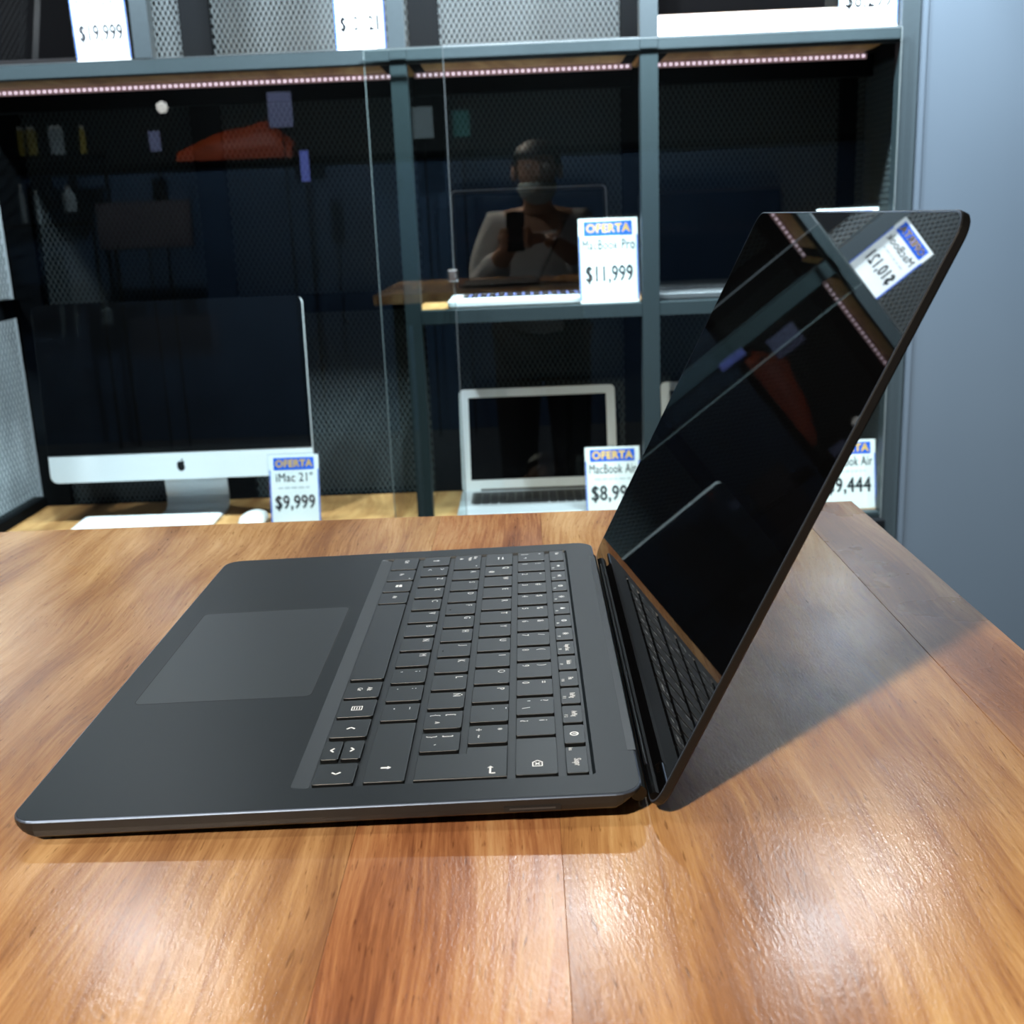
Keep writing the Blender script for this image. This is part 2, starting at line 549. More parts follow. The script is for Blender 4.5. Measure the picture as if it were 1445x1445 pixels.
plank(-246, 122.0, M['wood1'])
plank(122.05, 194.0, M['wood2'])
plank(194.05, 372.0, M['wood3'])
plank(372.15, 416.5, M['wood4'])
for x0, x1, y0, y1, nm in ((-200, 360, -240, -215, 'apron'), (-200, 360, 347, 372, 'apron'), (-200, -175, -240, 372, 'apron'), (335, 360, -240, 372, 'apron')):
    bbox(nm, (x0, x1, y0, y1, -94, -26), M['steel_dark'], t, 1, TO)
for x in (-200, 320):
    for y in (-240, 332):
        bbox('leg', (x, x + 40, y, y + 40, FLOOR, -26), M['steel_dark'], t, 1, TO)

# ---------------------------------------------------------------- open laptop on the table
LO = (111, 154, 0)
lap = thing('laptop', 'open matte black laptop seen from its side on the wooden table', 'laptop', LO)
TILT = math.atan(4.0 / 223.0)
DECK = Matrix.Translation((0, 0, 9 * MM)) @ Matrix.Rotation(-TILT, 4, 'Y')


def on_deck(o, x=0, y=0, z=0):
    """place a part in deck coordinates: x from front edge to hinge, y from the near edge, z above the deck"""
    o.parent = lap
    o.matrix_basis = Matrix.Translation([-c * MM for c in LO]) @ DECK @ Matrix.Translation((x * MM, y * MM, z * MM))
    return o


BW, BD = 308.0, 223.2
outer = lambda ins, r=9.5: rrect(ins, BD - ins, ins, BW - ins, max(r - ins * 0.6, 2.0), 6)


def zbot(x):
    z = -(9 + 4 * x / 223) + 1.7
    z += max(0, (x - 203) / 20.0) * 9.6
    z += max(0, (14 - x) / 14.0) ** 1.6 * 4.2
    return z


mb = MB()
WX0, WX1, WY0, WY1 = 97.3, 207.6, 14.6, 293.6
well0 = rrect(WX0, WX1, WY0, WY1, 2.0, 6)
floor_ = rrect(WX0 + 6.2, WX1 - 1.1, WY0 + 0.5, WY1 - 0.5, 1.4, 6)
zf_ = -1.25
loops = [[(x, y, zf_) for x, y in floor_],
         [(x, y, 0.0) for x, y in well0],
         [(x, y, 0.0) for x, y in outer(0.75)],
         [(x, y, -0.06) for x, y in outer(0.6)]]
mb.loft(loops, cap0=True, cap1=False)
base = mb.build('palm_rest_deck', M['deck'])
on_deck(base)
on_deck(MB().loft([[(x, y, -0.06) for x, y in outer(0.6)], [(x, y, -0.28) for x, y in outer(0.2)], [(x, y, -0.65) for x, y in outer(0.0)]], False, False).build('polished_edge', M['edge']))
mb = MB()
l2 = [[(x, y, -0.65) for x, y in outer(0.0)],
      [(x, y, min(-0.9, (zbot(x) - 0.65) * .5)) for x, y in outer(0.0)],
      [(x, y, min(-1.0, zbot(x) + 1.0)) for x, y in outer(0.35)],
      [(x, y, min(-1.2, zbot(x) + 0.25)) for x, y in outer(1.2)],
      [(x, y, min(-1.3, zbot(x))) for x, y in outer(3.0)]]
mb.loft(l2, cap0=False, cap1=True)
on_deck(mb.build('lower_chassis', M['chassis']))
# keyboard floor tint
on_deck(MB().poly(rrect(WX0 + 6.4, WX1 - 1.3, WY0 + .7, WY1 - .7, 1.2, 4), zf_ - 0.1, zf_ + 0.03).build('keyboard_tray', M['well']))
# feet
for fx in (18, 196):
    mb = MB()
    z0 = -(9 + 4 * fx / 223)
    mb.poly(rrect(fx - 3, fx + 3, 40, 268, 2.5, 4), z0 + 0.02, z0 + 3.2)
    on_deck(mb.build('rubber_foot', M['hinge']))
# trackpad
on_deck(MB().poly(rrect(12.6, 90.2, 96.6, 211.4, 3.4, 6), -0.3, 0.012).build('trackpad_gap', M['gap']))
on_deck(MB().poly(rrect(13.0, 89.8, 97.0, 211.0, 3.0, 6), -0.3, 0.03).build('trackpad', M['pad']))
# hinge cover strip in the notch of the rear edge
on_deck(MB().box(220.4, 223.4, 32, 279, -7.0, 0.12).build('hinge_cover', M['hinge']))
on_deck(MB().box(217.0, 220.4, 32, 279, -0.3, 0.02).build('vent_seam', M['deck']))
# charging slot on the near side
pt = MB()
pt.box(174.6, 194.4, -0.25, 1.2, -4.9, -2.9)
slot = on_deck(pt.build('charging_port', M['gap']))
sb = MB().box(176.5, 192.5, -0.35, 1.0, -4.2, -3.6).build('connector', M['port_tongue'], slot)

# lid: inner face from (225.2, 6.5) rising towards (322, 204)
LA = math.atan2(197.0, 96.6)
LIDM = Matrix.Translation((225.6 * MM, 0, 5.4 * MM)) @ Matrix.Rotation(-LA, 4, 'Y')
# lid local: x along the height, y along the width, z out of the screen side (towards the keyboard)


def on_lid(o):
    o.parent = lap
    o.matrix_basis = Matrix.Translation([-c * MM for c in LO]) @ LIDM
    return o


LH = 220.6
lo = lambda ins, r=9.0: rrect(ins, LH - ins, ins, BW - ins, max(r - ins * 0.6, 2), 7)
mb = MB()
mb.loft([[(x, y, -3.7) for x, y in lo(1.8)], [(x, y, -3.4) for x, y in lo(0.5)], [(x, y, -2.8) for x, y in lo(0)],
         [(x, y, -0.5) for x, y in lo(0)], [(x, y, -0.12) for x, y in lo(0.35)]])
on_lid(mb.build('lid_shell', M['lidm']))
on_lid(MB().loft([[(x, y, -0.2) for x, y in lo(0.75)], [(x, y, 0.0) for x, y in lo(0.9)]]).build('screen', M['screen']))
on_lid(MB().loft([[(x, y, -0.13) for x, y in lo(0.3)], [(x, y, -0.02) for x, y in lo(0.55)], [(x, y, -0.05) for x, y in lo(0.9)]], False, False).build('bezel_rim', M['edge']))
on_lid(MB().box(2.5, 3.3, 30, 278, -0.1, 0.35).build('screen_gasket', M['hinge']))
# barrel hinge along the rear edge
hb = MB()
hb.loft([[(222.4 + 3.0 * math.cos(a * math.pi / 8), yy, 6.2 + 3.0 * math.sin(a * math.pi / 8)) for a in range(16)] for yy in (12, 296)])
hg = hb.build('hinge', M['hinge'], lap, [-c for c in LO])

# ---- keys
KEYM = {}


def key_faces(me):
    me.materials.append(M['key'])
    me.materials.append(M['key_side_shade'])
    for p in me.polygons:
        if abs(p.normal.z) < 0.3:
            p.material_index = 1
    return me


def key_mesh(dx, dy):
    k = (round(dx, 2), round(dy, 2))
    if k not in KEYM:
        q = lambda i, r: rrect(-dx / 2 + i, dx / 2 - i, -dy / 2 + i, dy / 2 - i, r, 3)
        mb = MB()
        mb.loft([[(x, y, -1.58) for x, y in q(0.0, 0.9)], [(x, y, -0.18) for x, y in q(0.0, 0.9)], [(x, y, -0.04) for x, y in q(0.09, 0.85)], [(x, y, 0) for x, y in q(0.25, 0.8)]], cap0=False)
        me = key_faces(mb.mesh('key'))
        KEYM[k] = me
    return KEYM[k]


KT = 0.32  # key top above the deck
TEXTROT = Euler((0, 0, R(-90)))


def legend(key, items, dx, dy):
    """items: (text or polygon list, column from the key's left 0..1, row from its front 0..1, size)"""
    for it in items:
        s, cx, cy, sz = it[:4]
        # laptop's right hand direction is -y, its up direction is +x
        lx, ly = -dx / 2 + cy * dx, dy / 2 - cx * dy
        if isinstance(s, str):
            me = text_mesh(s, sz, 0.015, 0.09 if sz > 2.4 else 0.04, it[4] if len(it) > 4 else 0.92)
        else:
            mb = MB()
            for pl in s:
                mb.poly([(a * sz, b * sz) for a, b in pl], -0.015, 0.015)
            me = mb.mesh('symbol')
        if len(me.materials) == 0:
            me.materials.append(M['legend'])
        o = bpy.data.objects.new('legend', me)
        COL.objects.link(o)
        o.parent = key
        o.location = (lx * MM, ly * MM, 0.022 * MM)
        o.rotation_euler = TEXTROT


def seg(x0, y0, x1, y1, w=0.13):
    d = Vector((x1 - x0, y1 - y0))
    n = Vector((-d.y, d.x)).normalized() * w / 2
    return [(x0 - n.x, y0 - n.y), (x1 - n.x, y1 - n.y), (x1 + n.x, y1 + n.y), (x0 + n.x, y0 + n.y)]


def ring(r0, r1, a0=0, a1=360, n=14, cx=0, cy=0):
    out = []
    for i in range(n):
        p, q = R(a0 + (a1 - a0) * i / n), R(a0 + (a1 - a0) * (i + 1) / n)
        out.append([(cx + r0 * math.cos(p), cy + r0 * math.sin(p)), (cx + r1 * math.cos(p), cy + r1 * math.sin(p)),
                    (cx + r1 * math.cos(q), cy + r1 * math.sin(q)), (cx + r0 * math.cos(q), cy + r0 * math.sin(q))])
    return out


def rectp(x0, x1, y0, y1):
    return [(x0, y0), (x1, y0), (x1, y1), (x0, y1)]


CH = lambda a: [[(math.cos(R(a)) * x - math.sin(R(a)) * y, math.sin(R(a)) * x + math.cos(R(a)) * y) for x, y in p] for p in (seg(-.45, -.2, 0.04, .2, .2), seg(-.04, .2, .45, -.2, .2))]
ARROW_UP = [rectp(-.17, .17, -.75, .1), [(-.42, .1), (.42, .1), (0, .62)]]
ENTER = [rectp(-.75, .75, -.11, .11), [(-.95, 0), (-.5, -.34), (-.5, .34)], rectp(.6, .8, 0, .55)]
BKSP = [seg(-.3, .52, .62, .52, .14), seg(.62, .58, .62, -.58, .14), seg(.62, -.52, -.3, -.52, .14), seg(-.27, .55, -.72, 0, .14), seg(-.72, 0, -.27, -.55, .14),
        seg(-.16, .25, .3, -.25, .15), seg(-.16, -.25, .3, .25, .15)]
MENU = [seg(-.6, .72, .6, .72, .14), seg(-.6, -.72, .6, -.72, .14), seg(-.6, -.79, -.6, .79, .14), seg(.6, -.79, .6, .79, .14),
        rectp(-.36, .36, .3, .44), rectp(-.36, .36, -.07, .07), rectp(-.36, .36, -.44, -.3)]
WIN = [rectp(-.5, -.05, .05, .45), rectp(.05, .5, .05, .5), rectp(-.5, -.05, -.45, -.05), rectp(.05, .5, -.5, -.05)]
TAB = [rectp(-.7, .35, .3, .46), [(.35, .1), (.35, .66), (.75, .38)], rectp(-.35, .7, -.46, -.3), [(-.35, -.1), (-.35, -.66), (-.75, -.38)]]
BULB = ring(.34, .52) + [rectp(-.08, .08, -.2, .3)]
SUN = ring(.15, .32) + [seg(math.cos(R(a)) * .42, math.sin(R(a)) * .42, math.cos(R(a)) * .62, math.sin(R(a)) * .62, .12) for a in range(0, 360, 45)]
SPK = [rectp(-.5, -.2, -.2, .2), [(-.2, -.2), (.1, -.45), (.1, .45), (-.2, .2)]] + ring(.3, .4, -50, 50, 5)
MUTE = SPK[:2] + [seg(.25, -.2, .6, .2, .1), seg(.25, .2, .6, -.2, .1)]
PLAY = [[(-.45, -.4), (-.45, .4), (.1, 0)], rectp(.2, .32, -.4, .4), rectp(.45, .57, -.4, .4)]
LOCK = [rectp(-.4, .4, -.45, .15)] + ring(.2, .32, 0, 180, 7, 0, .15)


def key(x0, x1, y0, y1, items=()):
    dx, dy = x1 - x0, y1 - y0
    o = bpy.data.objects.new('key', key_mesh(dx, dy))
    COL.objects.link(o)
    on_deck(o, (x0 + x1) / 2, (y0 + y1) / 2, KT)
    legend(o, items, dx, dy)
    return o


P_ = 18.92
L3 = 4.5
LET = lambda c: [(c, .2, .76, L3)]
DUO = lambda lo_, up: [(lo_, .2, .25, L3), (up, .2, .74, L3)]
# number row
X = (178.7, 194.2)
key(*X, 16.4, 45.4, [(BKSP, .72, .52, 3.3)])
num = [DUO('¿', '¡'), DUO("'", '?') + [('\\', .62, .25, L3)], DUO('0', '='), DUO('9', ')'), DUO('8', '('), DUO('7', '/'), DUO('6', '&'), DUO('5', '%'), DUO('4', '$'), DUO('3', '#'), DUO('2', '"'), DUO('1', '!')]
for i, it in enumerate(num):
    y = 48.0 + P_ * i
    key(*X, y, y + 16.0, it)
key(*X, 275.0, 292.0, [('|', .25, .28, L3), ('°', .25, .74, L3), ('¬', .65, .28, L3)])
# Q row
X = (160.0, 175.6)
key(*X, 43.2, 58.6, [('+', .25, .25, L3), ('*', .25, .74, L3), ('~', .62, .28, L3)])
key(*X, 62.1, 77.9, [('´', .25, .5, L3), ('¨', .25, .85, L3)])
for i, c in enumerate('POIUYTREWQ'):
    y = 81.0 + P_ * i
    key(*X, y, y + 16.0, LET(c) + ([('@', .6, .26, 3.4)] if c == 'Q' else []))
key(*X, 270.2, 292.0, [(TAB, .42, .55, 3.2)])
# A row
X = (141.7, 157.0)
key(*X, 38.3, 53.9, [('}', .22, .28, L3), (']', .22, .7, L3), ('`', .66, .3, L3)])
key(*X, 57.9, 73.5, [('{', .22, .28, L3), ('[', .22, .7, L3), ('^', .66, .3, L3)])
for i, c in enumerate('ÑLKJHGFDSA'):
    y = 76.8 + P_ * i
    k_ = key(*X, y, y + 15.9, LET(c))
    if c in 'JF':
        hb = MB().box(-5.6, -5.0, -1.6, 1.6, 0, 0.25).build('homing_bar', M['key'], k_)
key(*X, 266.0, 292.0, [('Bloq', .2, .78, 2.6), ('Mayús', .28, .58, 2.6), (LOCK, .25, .25, 2.2), (ring(0, .5), .82, .85, 1.0)])
# enter: an L-shaped key
mb = MB()
ep = [(141.7, 16.2), (175.6, 16.2), (175.6, 40.2), (160.0, 40.2), (160.0, 35.4), (141.7, 35.4)]


def inset_poly(p, d):
    out = []
    n = len(p)
    for i in range(n):
        a, b, c = Vector(p[i - 1]), Vector(p[i]), Vector(p[(i + 1) % n])
        e0, e1 = (b - a).normalized(), (c - b).normalized()
        n0, n1 = Vector((-e0.y, e0.x)), Vector((-e1.y, e1.x))
        out.append(tuple(b + (n0 + n1) * d))
    return out


ec = (160, 26)
rel = lambda pl: [(x - ec[0], y - ec[1]) for x, y in pl]
mb.loft([[(x, y, -1.58) for x, y in rel(ep)], [(x, y, -0.28) for x, y in rel(ep)], [(x, y, -0.06) for x, y in rel(inset_poly(ep, 0.14))], [(x, y, 0) for x, y in rel(inset_poly(ep, 0.36))]], cap0=False)
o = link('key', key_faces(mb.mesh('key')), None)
on_deck(o, ec[0], ec[1], KT)
legend(o, [(ENTER, .70, .78, 3.4)], 33.9, 24)
# Z row
X = (123.3, 138.5)
key(*X, 16.2, 64.6, [(ARROW_UP, .78, .5, 2.8)])
key(*X, 67.4, 83.2, [('-', .3, .34, L3), ('_', .3, .86, L3)])
for i, c in enumerate('.,MNBVCXZ<'):
    y = 86.3 + P_ * i
    it = LET(c)
    if c in '.,':
        it = [(c, .22, .34, 4.4), (':' if c == '.' else ';', .22, .76, 4.0)]
    if c == '<':
        it = [('<', .3, .3, L3), ('>', .3, .76, L3)]
    key(*X, y, y + 15.8, it)
key(*X, 275.4, 292.0, [(ARROW_UP, .45, .5, 2.8)])
# bottom row
X = (104.7, 119.8)
key(*X, 16.4, 32.1, [(CH(-90), .5, .52, 3.6)])
key(104.5, 111.4, 35.6, 50.8, [(CH(180), .5, .52, 3.4)])
key(112.2, 119.8, 35.6, 50.8, [(CH(0), .5, .48, 3.4)])
key(*X, 54.2, 70.1, [(CH(90), .5, .52, 3.6)])
key(*X, 72.8, 89.2, [(MENU, .5, .5, 2.9)])
key(*X, 91.6, 108.0, [('Alt', .45, .68, 3.0), ('Gr', .45, .4, 3.0)])
key(*X, 111.4, 210.2)
key(*X, 212.4, 229.4, [('Alt', .42, .52, 3.2)])
key(*X, 231.6, 248.6, [(WIN, .45, .54, 3.6)])
key(*X, 250.8, 269.0, [('Fn', .42, .5, 3.2), (ring(0, .5), .85, .85, 1.0)])
key(*X, 271.2, 292.0, [('Ctrl', .3, .55, 3.2)])
# function row
X = (197.2, 205.3)
key(*X, 16.1, 36.3, [('Supr', .6, .52, 3.6, .8), ('Ins', .08, .26, 2.2)])
key(*X, 39.6, 55.2, [(BULB, .5, .5, 3.4), ])
fn = [('AvPág', 'F12'), ('RePág', 'F11'), ('Fin', 'F10'), ('Inicio', 'F9'), ('ImprPant', 'F8'), (SUN, 'F7'), (BULB, 'F6'), (LOCK, 'F5'), (SUN, 'F4'), (BULB, 'F3'), (PLAY, 'F2'), (MUTE, 'F1')]
for i, (s_, f_) in enumerate(fn):
    y = 57.6 + 17.92 * i
    key(*X, y, y + 15.6, [(s_, .5, .60, 3.0, .66) if isinstance(s_, str) else (s_, .5, .58, 2.6), (f_, .62 if isinstance(s_, str) else .72, .18, 1.9)])
key(*X, 273.2, 292.0, [('Esc', .3, .55, 2.8)])

# ---------------------------------------------------------------- steel shelving with mesh panels
SO = (0, 1700, FLOOR)
sh = thing('display_shelving', 'dark steel display shelving with mesh panels and wooden shelves', 'shelving', SO)
Y0, Y1 = 1700, 2030
ST = 30


def part(name, d, mt, b=1.2):
    return bbox(name, d, mt, sh, b, SO)


TOP = 1180
# front posts
part('post', (-28, 1, Y0, Y0 + ST, FLOOR, TOP), M['steel'])
part('post', (399, 430, Y0, Y0 + ST, FLOOR, TOP), M['steel'])
part('post', (840, 872, Y0, Y0 + ST, FLOOR, TOP), M['steel'])
part('post', (-890, -860, Y0, Y0 + ST, FLOOR, TOP), M['steel'])
part('post', (-462, -432, Y0, Y0 + ST, 491, TOP), M['steel'])
# rear posts
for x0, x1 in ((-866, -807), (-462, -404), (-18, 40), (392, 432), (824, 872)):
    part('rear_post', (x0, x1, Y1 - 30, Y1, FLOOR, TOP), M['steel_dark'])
BAYS = [(-860, -28), (1, 399), (430, 840)]


def tier(ztop, bays, h=25, wood=True, led=False, floor_depth=Y1):
    for x0, x1 in bays:
        part('beam', (x0, x1, Y0 + 1, Y0 + 26, ztop - h, ztop), M['steel'])
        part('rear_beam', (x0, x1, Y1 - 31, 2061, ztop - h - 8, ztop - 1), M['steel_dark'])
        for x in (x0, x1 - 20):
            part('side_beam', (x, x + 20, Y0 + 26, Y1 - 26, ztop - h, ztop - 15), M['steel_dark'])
        if wood:
            part('shelf_board', (x0 - 14, x1 + 14, Y0 + 31, Y1 - 31, ztop - 14, ztop - 1), M['shelfwood'], 0.8)


tier(491, BAYS)
tier(47, BAYS[1:])
tier(-359, BAYS)
tier(TOP, BAYS, wood=False)
# crossbar that carries the LED tape under the upper shelf
CHIP = MB().box(-2.5, 2.5, -1.6, 0, -2.5, 2.5).mesh('led_chip')
CHIP.materials.append(M['led'])
for x0, x1 in BAYS:
    part('led_crossbar', (x0, x1, 1850, 1880, 428, 480), M['steel_dark'])
    e1 = x1 if x1 < 800 else 826
    part('soffit_board', (x0 + 20, e1, Y0 + 27, 1848, 468, 476), M['shelfwood'], 0.5)
    tp = part('led_tape', (x0, e1, 1847, 1850, 457, 467), M['led_tape'], 0)
    n = int((e1 - x0) / 10.6)
    for i in range(n):
        c = bpy.data.objects.new('led_chip', CHIP)
        COL.objects.link(c)
        c.parent = tp
        c.location = ((x0 + 8 + i * 10.6 - SO[0]) * MM, (1847 - SO[1]) * MM, (462 - SO[2]) * MM)


# expanded metal
def mesh_panel(u0, u1, z0, z1, fixed, axis, pitch=10.6, rise=1.75, name='mesh_panel'):
    """two families of slanting strands clipped to the panel's rectangle"""
    mb = MB()
    h = z1 - z0
    run = h / rise
    for sgn in (1, -1):
        k = u0 - run
        while k < u1 + run:
            a, b = (k, z0), (k + sgn * run, z1)
            # clip on u
            ts = [0.0, 1.0]
            du = b[0] - a[0]
            t0, t1 = 0.0, 1.0
            for lim, s2 in ((u0, 1), (u1, -1)):
                va, vb = (a[0] - lim) * s2, (b[0] - lim) * s2
                if va < 0 and vb < 0:
                    t0, t1 = 1, 0
                elif va < 0:
                    t0 = max(t0, va / (va - vb))
                elif vb < 0:
                    t1 = min(t1, va / (va - vb))
            if t1 - t0 > 0.002:
                p = (a[0] + du * t0, z0 + h * t0)
                q = (a[0] + du * t1, z0 + h * t1)
                if axis == 'x':
                    mb.bar((p[0] - SO[0], fixed - SO[1] + sgn * .6, p[1] - SO[2]), (q[0] - SO[0], fixed - SO[1] + sgn * .6, q[1] - SO[2]), 1.9, 1.2, (0, 1, 0))
                else:
                    mb.bar((fixed - SO[0] + sgn * .6, p[0] - SO[1], p[1] - SO[2]), (fixed - SO[0] + sgn * .6, q[0] - SO[1], q[1] - SO[2]), 1.5, 0.6, (1, 0, 0))
            k += pitch
    o = mb.build(name, M['mesh'], sh)
    o['kind'] = 'stuff'
    return o


for x0, x1 in ((-807, -462), (-404, -18), (40, 392), (432, 824)):
    mesh_panel(x0, x1, -360, 455, Y1 - 14, 'x')
    mesh_panel(x0, x1, 495, 1000, Y1 - 14, 'x')
for fx in (-872, 856):
    for za, zb_ in ((-345, 47), (80, 455), (495, 1000)):
        mesh_panel(Y0 + 30, Y1 - 30, za, zb_, fx, 'y', 15 if fx < 0 else 12)
    part('side_rail', (fx - 14, fx + 14, Y0 + 30, Y1 - 30, 44, 82), M['steel_dark'])
    part('side_rail', (fx - 14, fx + 14, Y0 + 30, Y1 - 30, -372, -338), M['steel_dark'])
    part('side_rail', (fx - 14, fx + 14, Y0 + 30, Y1 - 30, 452, 492), M['steel_dark'])
for x0, x1 in ((-807, -462), (-404, -18), (40, 392), (432, 824)):
    part('rear_rail', (x0, x1, Y1 - 26, Y1 - 4, 30, 66), M['steel_dark'])
ZF, ZM, ZU = -360, 46, 490  # shelf board tops


# ---------------------------------------------------------------- sliding glass
def pane(x0, x1, y, z0, z1, label, em='glass_edge'):
    t = thing('sliding_door', label, 'glass door', ((x0 + x1) / 2, y, z0), 'sliding glass doors of the shelving')
    w = (x1 - x0) / 2
    bbox('glass_sheet', (-w + 1, w - 1, -2.5, 2.5, 1, z1 - z0 - 1), M['glass'], t, 0)
    for s in (-1, 1):
        bbox('edge', (s * w - (1 if s > 0 else 0), s * w + (0 if s > 0 else 1), -2.5, 2.5, 0, z1 - z0), M[em], t, 0)
    bbox('edge', (-w + 1, w - 1, -2.5, 2.5, z1 - z0 - 1, z1 - z0), M[em], t, 0)
    return t


left_door = pane(-858, 66, 1677, -366, 487, 'left sliding glass door in front of the big all-in-one computer', 'glass_edge2')
pane(-70, 838, 1690, -366, 487, 'right sliding glass door in front of the two shelves of laptops')
t = thing('glass_track', 'thin dark sliding track under the glass panes at the foot of the shelving', 'track', (0, 1684, -392))
bbox('rail', (-858, 840, -16, 15, 0, 26), M['steel_dark'], t)
lk = bbox('lock', (450, 468, -9, 5, 464, 486), M['chrome'], left_door, 3)
lathe([(5, -13), (5.5, -12), (5.5, -8)], 12).build('key_cylinder', M['chrome'], lk, (459, 0, 476), (R(-90), 0, 0))


# ---------------------------------------------------------------- price signs
def price_sign(x, y, z, w, h, lines, price, label, offer=True, lean=6, yaw=0, header_only=False):
    t = thing('price_sign', label, 'price sign', (x, y, z), 'price signs on the shelving', (R(-lean), 0, R(yaw)))
    bbox('holder', (-w / 2 - 3, w / 2 + 3, -2.4, 2.4, 0, h + 4), M['acrylic'], t, 0.6)
    bbox('holder_foot', (-w / 2 - 3, w / 2 + 3, 2.0, 42, 0, 1.5), M['acrylic'], t, 0.4)
    bbox('card', (-w / 2, w / 2, -0.4, 0.4, 1.0, h), M['paper'], t, 0)
    rt = (R(90), 0, 0)
    if offer:
        bbox('offer_band', (-w * .41, w * .41, -0.75, -0.4, h * .795, h * .965), M['blue'], t, 0)
        link('lettering', text_mesh('OFERTA', w * .195, 0.15, w * .008, 1.0), M['yellow'], t, (0, -0.9, h * .878), rt)
        for s in (-1, 1):
            bbox('border', (s * w * .485 - 1.1, s * w * .485 + 1.1, -0.6, -0.4, h * .04, h * .80), M['blue'], t, 0)
    link('lettering', text_mesh(lines, w * .25, 0.1, w * .0025, 0.62 if len(lines) > 8 else .82), M['ink'], t, (0, -0.6, h * .685), rt)
    mb = MB()
    random.seed(int(x) + 7)
    u = -w * .33
    while u < w * .3:
        L_ = w * random.uniform(.04, .12)
        mb.box(u, u + L_, -0.62, -0.4, h * .535, h * .56)
        u += L_ + w * .03
    mb.build('fine_print', M['faint'], t)
    link('lettering', text_mesh(price, w * .38, 0.1, w * .008, 0.62 if len(price) > 6 else .74), M['ink'], t, (0, -0.6, h * .34), rt)
    return t


price_sign(-521, 1722, ZU, 94, 138, 'MacBook Pro', '$19,999', 'price sign reading $19,999 on the upper left shelf', lean=-3)
price_sign(-77, 1730, ZU, 86, 132, 'MacBook', '$10,121', 'price sign beside the central post on the upper shelf', lean=0)
price_sign(342, 1712, ZM + 1, 106, 152, 'MacBook Pro', '$11,999', 'price sign before the backlit grey laptop on the middle shelf', lean=12)
price_sign(-270, 1750, ZF, 96, 140, 'iMac 21"', '$9,999', 'price sign reading iMac 21 beside the white mouse', lean=12)
price_sign(344, 1734, ZF, 104, 136, 'MacBook Air', '$8,999', 'price sign before the silver laptop nearest the central post', lean=12)
price_sign(792, 1734, ZF, 104, 132, 'MacBook Air', '$9,444', 'price sign at the right end of the bottom shelf', lean=12)
price_sign(772, 1712, ZM + 1, 110, 152, 'MacBook Pro', '$13,999', 'price sign just above the top edge of the open laptop', lean=12)
price_sign(788, 1718, ZU + 1, 98, 132, 'MacBook Pro', '$8,299', 'price sign overlapping the white framed display', lean=0)


